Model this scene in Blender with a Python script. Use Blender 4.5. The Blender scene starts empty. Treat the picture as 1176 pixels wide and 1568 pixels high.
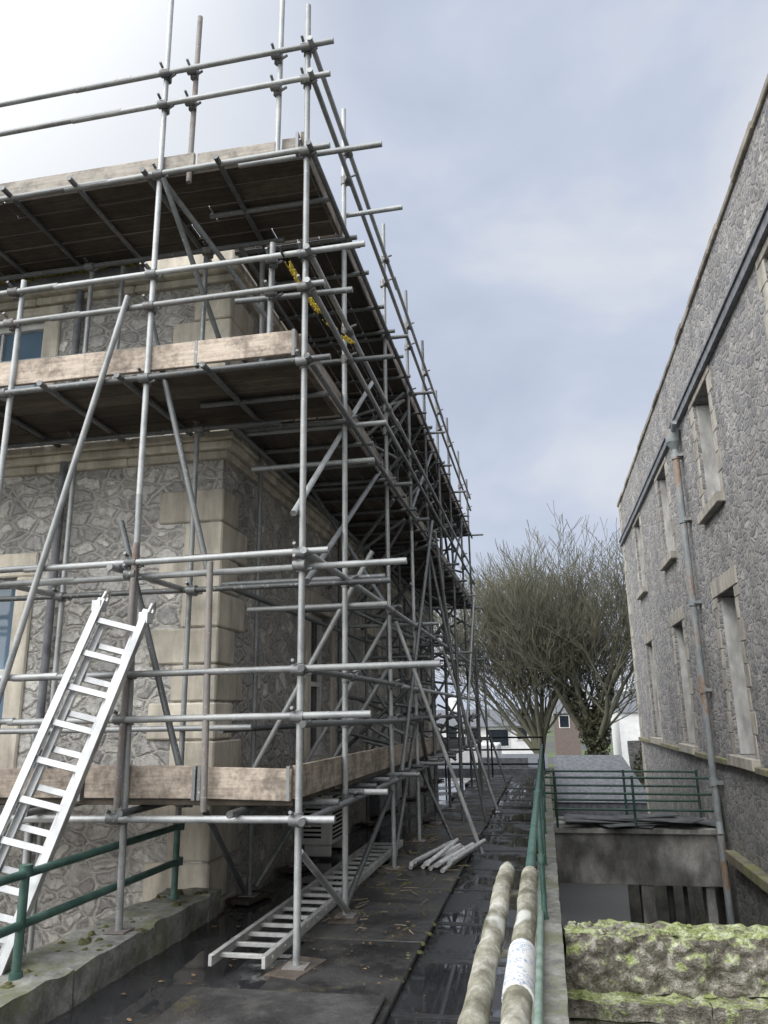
import bpy, math, random
from mathutils import Vector, Matrix, noise
random.seed(7)
R=random.random
def U(a,b): return a+(b-a)*random.random()
C=bpy.context.scene.collection

# ------------------------------------------------------------------ mesh builder
class MB:
    def __init__(s): s.v=[];s.f=[];s.sm=[]
    def face(s,pts,sm=False):
        n=len(s.v); s.v+= [tuple(p) for p in pts]; s.f.append(tuple(range(n,n+len(pts)))); s.sm.append(sm)
    def tube(s,p0,p1,r,n=10,r1=None,caps=True):
        p0=Vector(p0);p1=Vector(p1);d=p1-p0
        if d.length<1e-6:return
        d.normalize();a=Vector((0,0,1)) if abs(d.z)<.9 else Vector((1,0,0))
        x=d.cross(a).normalized();y=d.cross(x)
        if r1 is None:r1=r
        b=len(s.v)
        for k in range(n):
            t=2*math.pi*k/n;o=x*math.cos(t)+y*math.sin(t)
            s.v.append(tuple(p0+o*r));s.v.append(tuple(p1+o*r1))
        for k in range(n):
            i=b+2*k;j=b+2*((k+1)%n)
            s.f.append((i,i+1,j+1,j));s.sm.append(True)
        if caps:
            for p,rr,e in((p0,r,0),(p1,r1,1)):
                q=[p+(x*math.cos(2*math.pi*k/n)+y*math.sin(2*math.pi*k/n))*rr for k in range(n)]
                if e==0:q.reverse()
                s.face(q)
    def box(s,c,size,rot=None):
        c=Vector(c);h=[q/2 for q in size];P=[]
        for i in(-1,1):
            for j in(-1,1):
                for k in(-1,1):
                    p=Vector((i*h[0],j*h[1],k*h[2]))
                    if rot is not None:p=rot@p
                    P.append(tuple(c+p))
        b=len(s.v);s.v+=P
        for f in((0,1,3,2),(4,6,7,5),(0,4,5,1),(2,3,7,6),(0,2,6,4),(1,5,7,3)):
            s.f.append(tuple(b+q for q in f));s.sm.append(False)
    def bb(s,x0,x1,y0,y1,z0,z1): s.box(((x0+x1)/2,(y0+y1)/2,(z0+z1)/2),(abs(x1-x0),abs(y1-y0),abs(z1-z0)))
    def beam(s,p0,p1,w,h,side=None):
        p0=Vector(p0);p1=Vector(p1);d=p1-p0;L=d.length;d.normalize()
        if side is None:
            a=Vector((0,0,1)) if abs(d.z)<.9 else Vector((1,0,0)); side=d.cross(a)
        side=Vector(side);side=(side-d*side.dot(d)).normalized();up=side.cross(d)
        m=Matrix((side,d,up)).transposed()
        s.box((p0+p1)/2,(w,L,h),m)
    def clump(s,c,r,h):
        n=7;c=Vector(c);rings=[]
        for k,(a,b_) in enumerate(((1,0),(.8,.6),(.35,1))):
            b=len(s.v);rings.append(b)
            for i in range(n):
                t=2*math.pi*i/n;q=r*a*U(.75,1.2);s.v.append((c.x+math.cos(t)*q,c.y+math.sin(t)*q,c.z+h*b_*U(.85,1.1)))
        for k in range(2):
            for i in range(n):
                j=(i+1)%n;s.f.append((rings[k]+i,rings[k]+j,rings[k+1]+j,rings[k+1]+i));s.sm.append(True)
        s.f.append(tuple(rings[2]+i for i in range(n)));s.sm.append(True)
    def rough(s,x0,x1,y0,y1,z0,z1,cell=.08,amp=.02,seed=0,freq=5,topamp=0,cells=False):
        def grid(o,u,v,lu,lv):
            nu=max(1,int(lu/cell));nv=max(1,int(lv/cell));b=len(s.v)
            for i in range(nu+1):
                for j in range(nv+1):
                    p=Vector(o)+Vector(u)*(lu*i/nu)+Vector(v)*(lv*j/nv)
                    q=p*freq+Vector((seed,seed*1.7,0))
                    dn=noise.noise_vector(q)*amp
                    if cells:
                        dd=noise.voronoi(Vector((p.x*5.5,p.y*5.5,p.z*8))+dn*6)[0];dn+=Vector((0,-1,.3))*(min(dd[1]-dd[0],.35)*.11)+noise.noise_vector(q*4)*.012
                    if topamp and p.z>z1-1e-4: dn.z+=abs(noise.noise(q*1.6+Vector((3,9,1))))*topamp
                    s.v.append(tuple(p+dn))
            for i in range(nu):
                for j in range(nv):
                    a=b+i*(nv+1)+j;s.f.append((a,a+nv+1,a+nv+2,a+1));s.sm.append(True)
        X,Y,Z=x1-x0,y1-y0,z1-z0
        grid((x0,y0,z1),(1,0,0),(0,1,0),X,Y)
        grid((x0,y0,z0),(1,0,0),(0,0,1),X,Z)
        grid((x1,y1,z0),(-1,0,0),(0,0,1),X,Z)
        grid((x1,y0,z0),(0,1,0),(0,0,1),Y,Z)
        grid((x0,y1,z0),(0,-1,0),(0,0,1),Y,Z)
    def obj(s,name,mat,parent=None,bevel=0):
        me=bpy.data.meshes.new(name);me.from_pydata(s.v,[],s.f);me.polygons.foreach_set('use_smooth',s.sm);me.update()
        o=bpy.data.objects.new(name,me);C.objects.link(o);me.materials.append(mat)
        if parent:o.parent=parent
        if bevel:
            m=o.modifiers.new('b','BEVEL');m.width=bevel;m.segments=1;m.limit_method='ANGLE'
        return o
def empty(name):
    o=bpy.data.objects.new(name,None);C.objects.link(o);return o

# ------------------------------------------------------------------ materials
class Mt:
    def __init__(s,name,rough=.8,metal=0):
        s.m=bpy.data.materials.new(name);s.m.use_nodes=True;s.nt=s.m.node_tree;s.b=s.nt.nodes['Principled BSDF']
        s.b.inputs['Roughness'].default_value=rough;s.b.inputs['Metallic'].default_value=metal
        s.tc=s.nt.nodes.new('ShaderNodeTexCoord')
    def n(s,t,**k):
        x=s.nt.nodes.new(t)
        for a,b in k.items():setattr(x,a,b)
        return x
    def l(s,a,b):s.nt.links.new(a,b)
    def map(s,sc):
        m=s.n('ShaderNodeMapping');m.inputs['Scale'].default_value=sc;s.l(s.tc.outputs['Object'],m.inputs['Vector']);return m.outputs[0]
    def noise(s,sc=(1,1,1),scale=5,det=4,rough=.6,vec=None,dist=0):
        x=s.n('ShaderNodeTexNoise');x.inputs['Scale'].default_value=scale;x.inputs['Detail'].default_value=min(det,4);x.inputs['Roughness'].default_value=rough;x.inputs['Distortion'].default_value=dist
        s.l(vec if vec is not None else s.map(sc),x.inputs['Vector']);return x
    def ramp(s,fac,stops,interp='LINEAR'):
        r=s.n('ShaderNodeValToRGB');r.color_ramp.interpolation=interp
        e=r.color_ramp.elements
        while len(e)<len(stops):e.new(.5)
        for q,(p,c) in zip(e,stops):
            q.position=p;q.color=(c[0],c[1],c[2],1) if hasattr(c,'__len__') else (c,c,c,1)
        s.l(fac,r.inputs[0]);return r.outputs[0]
    def mix(s,fac,a,b,mode='MIX'):
        x=s.n('ShaderNodeMix',data_type='RGBA',blend_type=mode)
        if hasattr(fac,'is_output') :s.l(fac,x.inputs[0])
        else:x.inputs[0].default_value=fac
        for q,i in((a,6),(b,7)):
            if hasattr(q,'is_output'):s.l(q,x.inputs[i])
            else:x.inputs[i].default_value=(q[0],q[1],q[2],1)
        return x.outputs[2]
    def math(s,op,a,b=0):
        x=s.n('ShaderNodeMath',operation=op)
        for q,i in((a,0),(b,1)):
            if hasattr(q,'is_output'):s.l(q,x.inputs[i])
            else:x.inputs[i].default_value=q
        return x.outputs[0]
    def bump(s,h,st=.5,d=.02):
        x=s.n('ShaderNodeBump');x.inputs['Strength'].default_value=st;x.inputs['Distance'].default_value=d
        s.l(h,x.inputs['Height']);s.l(x.outputs[0],s.b.inputs['Normal'])
    def col(s,c):
        if hasattr(c,'is_output'):s.l(c,s.b.inputs['Base Color'])
        else:s.b.inputs['Base Color'].default_value=(c[0],c[1],c[2],1)
    def rough(s,c):s.l(c,s.b.inputs['Roughness'])

def simple(name,c1,c2,scale=6,rough=.8,metal=0,sc=(1,1,1),bump=.3,bd=.01,island=0,p=(.35,.65)):
    m=Mt(name,rough,metal);n=m.noise(sc,scale);c=m.ramp(n.outputs[0],[(p[0],c1),(p[1],c2)])
    if island:
        g=m.n('ShaderNodeNewGeometry');r=m.ramp(g.outputs['Random Per Island'],[(0,1-island),(1,1+island*.6)])
        c=m.mix(1,c,r,'MULTIPLY')
    m.col(c)
    if bump:m.bump(n.outputs[0],bump,bd)
    return m.m
def rubble(name,stops,mortar,vs=(3.6,3.6,6),mw=.07,limewash=None,limeamt=(.55,.7),stain=.5,bd=.03,dist=.2,pit=.45,soft=.22,finec=(.65,1.3),damp=None):
    m=Mt(name,.92)
    base=m.map((1,1,1));nz=m.noise(scale=4.5,det=2,vec=base)
    sub=m.n('ShaderNodeVectorMath',operation='SUBTRACT');m.l(nz.outputs[1],sub.inputs[0]);sub.inputs[1].default_value=(.5,.5,.5)
    sc=m.n('ShaderNodeVectorMath',operation='SCALE');m.l(sub.outputs[0],sc.inputs[0]);sc.inputs['Scale'].default_value=dist
    ad=m.n('ShaderNodeVectorMath',operation='ADD');m.l(base,ad.inputs[0]);m.l(sc.outputs[0],ad.inputs[1])
    mp=m.n('ShaderNodeMapping');mp.inputs['Scale'].default_value=vs;m.l(ad.outputs[0],mp.inputs['Vector'])
    v=m.n('ShaderNodeTexVoronoi',feature='F1');v.inputs['Scale'].default_value=1;m.l(mp.outputs[0],v.inputs['Vector'])
    e=m.n('ShaderNodeTexVoronoi',feature='DISTANCE_TO_EDGE');e.inputs['Scale'].default_value=1;m.l(mp.outputs[0],e.inputs['Vector'])
    sep=m.n('ShaderNodeSeparateColor');m.l(v.outputs['Color'],sep.inputs[0])
    c=m.ramp(sep.outputs[0],stops)
    fine=m.noise(scale=17,det=4,rough=.75)
    c=m.mix(1,c,m.ramp(fine.outputs[0],[(.3,finec[0]),(.7,finec[1])]),'MULTIPLY')
    edn=m.math('ADD',e.outputs[0],m.math('MULTIPLY',m.math('SUBTRACT',fine.outputs[0],.5),soft*1.6))
    ef=m.ramp(edn,[(mw*.2,0),(mw*2.4,1)])
    mc=m.mix(1,mortar,m.ramp(fine.outputs[0],[(.3,finec[0]*.9),(.7,1.25)]),'MULTIPLY')
    c=m.mix(ef,mc,c)
    pn=m.ramp(edn,[(mw*.2,1),(mw*1.2,pit),(mw*2.4,1)]);c=m.mix(.9,c,pn,'MULTIPLY')
    if limewash:
        big=m.noise(scale=1.5,det=4,rough=.75)
        c=m.mix(m.ramp(big.outputs[0],[(limeamt[0],0),(limeamt[1],.75)]),c,m.mix(1,limewash,m.ramp(fine.outputs[0],[(.3,.6),(.7,1.2)]),'MULTIPLY'))
    st=m.noise((1.2,1.2,.3),1.6,4)
    c=m.mix(stain,c,m.ramp(st.outputs[0],[(.35,.55),(.62,1.1)]),'MULTIPLY')
    if damp:
        sx=m.n('ShaderNodeSeparateXYZ');m.l(m.tc.outputs['Object'],sx.inputs[0])
        zz=m.math('ADD',m.math('MULTIPLY',sx.outputs[2],-.22),m.math('MULTIPLY',st.outputs[0],1.2))
        c=m.mix(m.ramp(zz,[(.55,0),(1.0,.65)]),c,(.10,.105,.07))
    m.col(c)
    h=m.math('ADD',m.math('MULTIPLY',ef,.8),m.math('MULTIPLY',fine.outputs[0],.9));m.bump(h,.8,bd)
    return m.m

M_rub=rubble('rubble_limestone',[(0,(.31,.305,.30)),(.3,(.43,.42,.41)),(.6,(.52,.505,.485)),(.88,(.59,.575,.545)),(1,(.70,.68,.64))],(.60,.58,.545),vs=(4.4,4.4,7.8),mw=.075,limewash=(.64,.62,.58),limeamt=(.52,.68),stain=.4,dist=.11,pit=.62,bd=.035,finec=(.7,1.28))
M_rub2=rubble('rubble_grey_stone',[(0,(.20,.20,.215)),(.5,(.31,.305,.31)),(1,(.48,.46,.44))],(.46,.445,.43),vs=(4.4,4.4,8),mw=.08,limewash=(.46,.445,.43),limeamt=(.56,.78),stain=.4,dist=.11,pit=.55,finec=(.72,1.25),damp=True)
def ashlar(name,a,b,stain=(.4,.62),sa=.7,moss=None):
    m=Mt(name,.85);n=m.noise(scale=3,det=4,rough=.7);c=m.ramp(n.outputs[0],[(.3,a),(.7,b)])
    g=m.n('ShaderNodeNewGeometry');c=m.mix(1,c,m.ramp(g.outputs['Random Per Island'],[(0,.8),(1,1.1)]),'MULTIPLY')
    st=m.noise((2.5,2.5,.5),2,4,.65);c=m.mix(sa,c,m.ramp(st.outputs[0],[(stain[0]-.08,(.42,.41,.39)),(stain[1],(1.08,1.05,1))]),'MULTIPLY')
    if moss:
        mo=m.noise(scale=2.3,det=4,rough=.8);c=m.mix(m.ramp(mo.outputs[0],[(moss[0],0),(moss[1],.85)]),c,(.20,.22,.07))
    f=m.noise(scale=50,det=3);m.col(c);m.bump(m.math('ADD',f.outputs[0],n.outputs[0]),.35,.01);return m.m
M_ash=ashlar('sandstone_ashlar',(.52,.485,.42),(.72,.68,.60),sa=.7)
M_ash2=ashlar('weathered_dressed_stone',(.33,.315,.285),(.54,.51,.46))
M_cope=ashlar('dark_coping_stone',(.21,.185,.16),(.36,.33,.285))
M_copem=ashlar('mossy_string_course',(.17,.15,.12),(.32,.29,.23),moss=(.46,.60))
M_lead=simple('lead_flashing',(.12,.125,.14),(.22,.23,.25),8,.7,bump=.2)
M_slate=simple('slate_roof',(.09,.098,.11),(.17,.18,.20),9,.75)
M_white=simple('white_painted_timber',(.62,.62,.61),(.78,.78,.76),7,.6,bump=.1)
M_offw=simple('aged_white_paint',(.34,.335,.33),(.60,.60,.58),5,.75,sc=(1,1,.4),bump=.15)
def glass(name,c):
    m=Mt(name,.06);n=m.noise(scale=1.3,det=2);m.col(m.ramp(n.outputs[0],[(.3,c),(.7,tuple(q*1.6 for q in c))]));m.b.inputs['IOR'].default_value=1.6;return m.m
M_glass=glass('window_glass',(.015,.02,.026))
M_glassb=glass('blue_tinted_glass',(.10,.15,.21))
M_dark=simple('dark_interior',(.006,.006,.007),(.014,.013,.012),4,.95,bump=0)

def tube_mat(name,a,b,rust,ra=(.6,.72),metal=.35,rough=.45,lo=.7):
    m=Mt(name,rough,metal);n=m.noise(scale=3.5,det=4,rough=.75);g=m.n('ShaderNodeNewGeometry')
    c=m.ramp(n.outputs[0],[(.32,a),(.68,b)])
    c=m.mix(1,c,m.ramp(g.outputs['Random Per Island'],[(0,lo),(1,1.2)]),'MULTIPLY')
    r=m.noise(scale=7,det=4,rough=.75);rf=m.ramp(r.outputs[0],[(ra[0],0),(ra[1],.8)])
    c=m.mix(rf,c,rust)
    spk=m.noise(scale=45,det=2);c=m.mix(m.ramp(spk.outputs[0],[(.66,0),(.7,.7)]),c,(.6,.6,.58))
    m.col(c);m.rough(m.ramp(n.outputs[0],[(.3,rough-.08),(.7,rough+.22)]));m.bump(spk.outputs[0],.15,.003);return m.m
M_galv=tube_mat('galvanised_tube',(.27,.285,.295),(.52,.535,.54),(.22,.20,.175),(.60,.76),lo=.55)
M_galvd=tube_mat('weathered_tube',(.12,.13,.135),(.25,.26,.268),(.13,.11,.09),(.58,.72),lo=.5)
M_rust=tube_mat('rusty_tube',(.21,.195,.19),(.34,.32,.31),(.20,.13,.10),(.52,.68),.2,.6)
M_coup=tube_mat('coupler_steel',(.13,.138,.145),(.29,.295,.30),(.15,.10,.07),(.56,.70),.4,.5)
M_green=simple('green_painted_rail',(.035,.085,.07),(.075,.145,.125),9,.5,bump=.2,bd=.004)
M_greend=simple('dark_green_rail',(.015,.045,.035),(.04,.09,.07),9,.5,bump=.2,bd=.004)
M_alu=simple('aluminium_ladder',(.42,.43,.44),(.66,.67,.68),5,.32,.6,bump=.15,bd=.004)
M_oldlad=simple('oxidised_ladder',(.38,.39,.39),(.60,.60,.59),9,.5,.25,bump=.1,bd=.003)
def wood(name,ax,a,b,isl=.35,dirt=.5):
    m=Mt(name,.85);sc=(1,14,14) if ax=='x' else (14,1,14)
    n=m.noise(sc,2.2,4,.75);c=m.ramp(n.outputs[0],[(.3,a),(.7,b)])
    g=m.n('ShaderNodeNewGeometry');c=m.mix(1,c,m.ramp(g.outputs['Random Per Island'],[(0,1-isl),(1,1+isl*.5)]),'MULTIPLY')
    d=m.noise(scale=3.3,det=4,rough=.85);c=m.mix(dirt,c,m.ramp(d.outputs[0],[(.38,(.40,.38,.36)),(.58,(1.08,1.04,1))]),'MULTIPLY')
    m.col(c);m.bump(n.outputs[0],.4,.006);return m.m
M_wx=wood('scaffold_board_dark_x','x',(.055,.046,.038),(.13,.108,.085),.55)  # darkened so the board colour carries the shadow beneath the decks
M_wy=wood('scaffold_board_dark_y','y',(.050,.042,.036),(.115,.096,.078),.5)  # under-deck shade put into this colour too; sole boards share it
M_tx=wood('toe_board_x','x',(.32,.275,.235),(.60,.53,.465),.3,.9)
M_ty=wood('toe_board_y','y',(.25,.215,.18),(.46,.41,.355),.4,.9)
M_tgx=wood('toe_board_grey','x',(.24,.225,.205),(.44,.415,.38),.3,.7)

# ------------------------------------------------------------------ camera
p=math.radians(14.8);y=math.radians(11.2);ro=.0157
fw=Vector((-math.sin(y)*math.cos(p),math.cos(y)*math.cos(p),math.sin(p)))
r0=Vector((math.cos(y),math.sin(y),0));u0=r0.cross(fw)
rr=(r0-u0*ro).normalized();uu=(u0+r0*ro).normalized()
cam=bpy.data.objects.new('camera',bpy.data.cameras.new('camera'));C.objects.link(cam)
cam.matrix_world=Matrix((( rr.x,uu.x,-fw.x,0),(rr.y,uu.y,-fw.y,0),(rr.z,uu.z,-fw.z,1.6),(0,0,0,1)))
cam.data.sensor_fit='HORIZONTAL';cam.data.sensor_width=36;cam.data.lens=36.06;cam.data.clip_end=3000;cam.data.clip_start=.05
bpy.context.scene.camera=cam

# ------------------------------------------------------------------ sky + sun
w=bpy.data.worlds.new('World');bpy.context.scene.world=w;w.use_nodes=True;nt=w.node_tree
bg=nt.nodes['Background'];bg.inputs[1].default_value=.105
sky=nt.nodes.new('ShaderNodeTexSky');sky.sky_type='NISHITA';sky.sun_disc=False
SE=math.radians(42);SA=math.radians(-140)
sky.sun_elevation=SE;sky.sun_rotation=SA;sky.air_density=1.2;sky.dust_density=2.5
tc=nt.nodes.new('ShaderNodeTexCoord');mp=nt.nodes.new('ShaderNodeMapping');mp.inputs['Scale'].default_value=(1,1,1.8);mp.inputs['Location'].default_value=(.3,.1,.2)
nt.links.new(tc.outputs['Generated'],mp.inputs[0])
n1=nt.nodes.new('ShaderNodeTexNoise');n1.inputs['Scale'].default_value=2.9;n1.inputs['Detail'].default_value=6;n1.inputs['Roughness'].default_value=.5;n1.inputs['Distortion'].default_value=.3
nt.links.new(mp.outputs[0],n1.inputs[0])
cr=nt.nodes.new('ShaderNodeValToRGB');e=cr.color_ramp.elements
e[0].position=.36;e[0].color=(4.9,5.5,6.8,1);e[1].position=.64;e[1].color=(6.9,7.25,8.0,1)
e3=e.new(.5);e3.color=(5.6,6.2,7.5,1)
nt.links.new(n1.outputs[0],cr.inputs[0])
def glow(src,direction,lo,hi,colr):
    dp=nt.nodes.new('ShaderNodeVectorMath');dp.operation='DOT_PRODUCT';nt.links.new(tc.outputs['Generated'],dp.inputs[0]);dp.inputs[1].default_value=direction
    hz=nt.nodes.new('ShaderNodeMapRange');hz.interpolation_type='SMOOTHSTEP';hz.inputs[1].default_value=lo;hz.inputs[2].default_value=hi
    nt.links.new(dp.outputs['Value'],hz.inputs[0])
    mh=nt.nodes.new('ShaderNodeMix');mh.data_type='RGBA';nt.links.new(hz.outputs[0],mh.inputs[0]);nt.links.new(src,mh.inputs[6]);mh.inputs[7].default_value=colr
    return mh.outputs[2]
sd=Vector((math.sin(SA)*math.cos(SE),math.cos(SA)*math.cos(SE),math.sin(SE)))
a2=math.radians(-46);e2=math.radians(40)
o1=glow(cr.outputs[0],Vector((math.sin(a2)*math.cos(e2),math.cos(a2)*math.cos(e2),math.sin(e2))),.88,1.02,(9.0,9.2,9.5,1))
o2=glow(o1,sd,.2,1.0,(31,31,30.5,1))  # unseen bright sky area added behind the camera to light the facades
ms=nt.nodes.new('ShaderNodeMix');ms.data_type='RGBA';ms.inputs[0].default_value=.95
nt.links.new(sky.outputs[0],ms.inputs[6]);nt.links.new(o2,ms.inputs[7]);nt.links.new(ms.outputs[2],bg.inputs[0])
sl=bpy.data.lights.new('sun','SUN');sl.energy=1.2;sl.angle=math.radians(35);sl.color=(1,.985,.965)
so=bpy.data.objects.new('sun',sl);C.objects.link(so);so.rotation_euler=(-sd).to_track_quat('-Z','Y').to_euler()
sc=bpy.context.scene;sc.view_settings.view_transform='Standard';sc.view_settings.look='None';sc.view_settings.exposure=0

# ------------------------------------------------------------------ walls with openings
def wall(mb,P,s0,s1,z0,z1,ops,depth):
    S=sorted({s0,s1}|{q for o in ops for q in(o[0],o[1])});Z=sorted({z0,z1}|{q for o in ops for q in(o[2],o[3])})
    for a,b in zip(S,S[1:]):
        for c,d in zip(Z,Z[1:]):
            cs,cz=(a+b)/2,(c+d)/2
            if any(o[0]<cs<o[1] and o[2]<cz<o[3] for o in ops):continue
            mb.face([P(a,0,c),P(b,0,c),P(b,0,d),P(a,0,d)])
    for a,b,c,d in ops:
        for q in([(a,c),(a,d)],[(b,c),(b,d)],[(a,c),(b,c)],[(a,d),(b,d)]):
            (sa,za),(sb,zb)=q
            mb.face([P(sa,0,za),P(sb,0,zb),P(sb,depth,zb),P(sa,depth,za)])
def pbox(mb,P,s0,s1,d0,d1,z0,z1):
    a=P(s0,d0,z0);b=P(s1,d1,z1)
    mb.bb(min(a[0],b[0]),max(a[0],b[0]),min(a[1],b[1]),max(a[1],b[1]),z0,z1)
def window(fr,gl,P,a,b,c,d,depth,fw=.07,bars=1,rail=True):
    pbox(fr,P,a,a+fw,depth-.08,depth,c,d);pbox(fr,P,b-fw,b,depth-.08,depth,c,d)
    pbox(fr,P,a+fw,b-fw,depth-.08,depth,d-fw,d);pbox(fr,P,a+fw,b-fw,depth-.08,depth,c,c+fw)
    m=(c+d)/2
    if rail:pbox(fr,P,a+fw,b-fw,depth-.07,depth-.005,m-.03,m+.03)
    for k in range(bars):
        x=a+(b-a)*(k+1)/(bars+1)
        pbox(fr,P,x-.015,x+.015,depth-.06,depth-.01,c+fw,m-.03 if rail else d-fw)
        if rail:pbox(fr,P,x-.015,x+.015,depth-.06,depth-.01,m+.03,d-fw)
    gl.face([P(a,depth-.03,c),P(b,depth-.03,c),P(b,depth-.03,d),P(a,depth-.03,d)])

# ------------------------------------------------------------------ LEFT BUILDING
lb=empty('stone_building_with_quoins')
YW,XW=6.7,-2.92;ZT=6.4;ZB=-3.6
PF=lambda s,d,z:(s,YW+d,z)
PS=lambda s,d,z:(XW-d,s,z)
wm=MB();fr=MB();gl=MB();tr=MB();glb=MB()
of=[(-6.3,-5.05,1.15,2.98),(-6.3,-5.05,4.62,5.86),(-9.6,-8.35,1.15,2.98),(-9.6,-8.35,4.62,5.86)]
wall(wm,PF,-13,XW,ZB,ZT,of,.22)
osd=[(q-.5,q+.5,1.1,2.95) for q in(10.15,13.4,16.7,19.6)]+[(q-.5,q+.5,4.62,5.8) for q in(10.15,13.4,16.7,19.6)]
wall(wm,PS,YW,21.5,ZB,ZT,osd,.22)
wm.face([(XW,21.5,ZB),(-13,21.5,ZB),(-13,21.5,ZT),(XW,21.5,ZT)]);wm.face([(-13,YW,ZB),(-13,21.5,ZB),(-13,21.5,ZT),(-13,YW,ZT)])
wm.obj('rubble_walls',M_rub,lb)
for P,ops,G in((PF,of,glb),(PS,osd,gl)):
    for a,b,c,d in ops:
        window(fr,G,P,a,b,c,d,.2)
        pbox(tr,P,a-.2,a-.002,-.03,.08,c-.0,d);pbox(tr,P,b+.002,b+.2,-.03,.08,c,d)
        pbox(tr,P,a-.22,b+.22,-.035,.08,d+.002,d+.24 if d<5 else d+.11);pbox(tr,P,a-.26,b+.26,-.1,.08,c-.16,c-.002)
fr.obj('window_frames',M_white,lb);glb.obj('front_glazing',M_glassb,lb);gl.obj('side_glazing',M_glass,lb)
z=-1.6;k=0
while z<5.9:
    h=.335 if z<4 else .32
    if z+h>4.04 and z<4.3: z=4.30;h=.32
    lf,ls=(.62+U(-.05,.05),.38) if k%2 else (.38+U(-.04,.04),.62)
    o=.03+U(-.004,.006)
    tr.bb(XW-lf,XW+o,YW-o,YW+ls,z,z+h-.014)
    z+=h;k+=1
for z0,z1,pr in((4.04,4.12,.07),(4.122,4.20,.13),(4.202,4.285,.17),(5.98,6.06,.07),(6.062,6.16,.14),(6.162,6.42,.05)):
    x=-13
    while x<XW-.01:
        x2=min(x+U(.9,1.3),XW+pr)
        if XW-x2<.3:x2=XW+pr
        tr.bb(x,x2-.004,YW-pr,YW+.06,z0,z1);x=x2
    yy=YW+.06
    while yy<21.5:
        y2=min(yy+1.2,21.5);tr.bb(XW-.06,XW+pr,yy+.003,y2,z0,z1);yy=y2
tr.obj('quoins_cornice_and_surrounds',M_ash,lb,.014)
g=MB();g.tube((-13,YW-.2,6.14),(XW-.9,YW-.2,6.14),.06,12);g.tube((-4.6,YW-.08,-1),(-4.6,YW-.08,6.1),.04,10)
g.obj('gutter_and_downpipe',M_lead,lb)
rf=MB();rf.face([(-13,YW,6.43),(XW,YW,6.43),(-6.5,11,8.4),(-13,11,8.4)]);rf.face([(XW,YW,6.43),(XW,21.5,6.43),(-6.5,17,8.4),(-6.5,11,8.4)]);rf.face([(XW,21.5,6.43),(-13,21.5,6.43),(-13,17,8.4),(-6.5,17,8.4)]);rf.face([(-13,11,8.4),(-6.5,11,8.4),(-6.5,17,8.4),(-13,17,8.4)])
rf.obj('hipped_roof',M_slate,lb)
M_moss=simple('moss',(.07,.08,.025),(.26,.22,.07),14,.95,bump=.8,bd=.03)
ms_=MB()
for i in range(360):
    x=U(-7,-3.9);s_=U(.03,.07);ms_.box((x,YW-.2+U(-.05,.05),6.2+U(-.04,.03)),(s_*1.6,s_,s_*.9),Matrix.Rotation(U(0,3),3,'Z')@Matrix.Rotation(U(0,.8),3,'X'))
ms_.obj('gutter_moss',M_moss,lb)
# ------------------------------------------------------------------ RIGHT BUILDING
rb=empty('derelict_stone_building');XR=3.0;YE=27.0
PR=lambda s,d,z:(XR+d,s,z)
wm=MB();fr=MB();gl=MB();tr=MB();cp=MB();ld=MB();cq=MB()
cs=[-6.1,-1.3,3.6,8.5,13.3,18.0,22.9]
ops=[(q-.62,q+.62,4.95,6.96) for q in cs]+[(q-.62,q+.62,.9,3.46) for q in cs]+[(10.0,11.2,-3.6,-1.3)]
wall(wm,PR,-9,YE,-3.6,8.5,ops,.42)
wm.face([(XR,YE,-3.6),(14,YE,-3.6),(14,YE,8.5),(XR,YE,8.5)])
wm.face([(XR+.45,-9,7),(XR+.45,YE,7),(XR+.45,YE,8.5),(XR+.45,-9,8.5)])
wm.face([(XR,-9,-3.6),(14,-9,-3.6),(14,-9,8.5),(XR,-9,8.5)])
wm.obj('rubble_walls',M_rub2,rb)
for a,b,c,d in ops:
    if c<-2:
        gl.face([(XR+.4,a,c),(XR+.4,b,c),(XR+.4,b,d),(XR+.4,a,d)]);continue
    window(fr,gl,PR,a,b,c,d,.4,.09)
    fr.bb(XR+.06,XR+.315,b-.035,b-.003,c+.01,d-.02)
    zz=c;k=0
    while zz<d-.05:
        h=min(.34,d-zz);wd=.30 if k%2 else .17
        tr.bb(XR-.012,XR+.12,a-wd,a-.002,zz,zz+h-.01);tr.bb(XR-.012,XR+.12,b+.002,b+wd,zz,zz+h-.01);zz+=h;k+=1
    tr.bb(XR-.02,XR+.12,a-.28,b+.28,d+.002,d+(.11 if d>5 else .28));tr.bb(XR-.12,XR+.12,a-.2,b+.2,c-.17,c-.002)
zz=-3.6;k=0
while zz<8.4:
    h=.36;wd=.6 if k%2 else .36;tr.bb(XR-.02,XR+.9-wd,YE-wd,YE+.02,zz,min(zz+h-.01,8.49));zz+=h;k+=1
fr.obj('window_frames',M_offw,rb);gl.obj('glazing',M_glass,rb);tr.obj('surrounds_and_sills',M_ash2,rb,.01)
yy=-9
while yy<YE:
    y2=min(yy+U(.6,1.1),YE+.1);zz=U(-.02,.02);pj=U(.03,.06)
    cp.bb(XR-pj,XR+.5,yy+.006,y2-.006,8.502,8.61+zz);yy=y2
yy=-9
while yy<YE:
    y2=min(yy+U(.8,1.3),YE);cq.bb(XR-.09,XR+.02,yy,y2-.006,.70,.80);yy=y2
yy=2
while yy<15:
    y2=min(yy+U(.8,1.3),15);cq.bb(XR-.16,XR+.02,yy,y2-.006,-.86,-.7);yy=y2
cp.obj('copings',M_cope,rb,.012);cq.obj('string_courses',M_copem,rb,.012)
yy=-9
while yy<YE:
    y2=min(yy+2.4,YE+.02);o=U(0,.012);ld.bb(XR-.08-o,XR+.02,yy,y2-.012,7.08,7.22);ld.bb(XR-.11-o,XR+.02,yy,y2-.012,7.222,7.26);yy=y2
ld.obj('lead_gutter_band',M_lead,rb)
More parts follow.
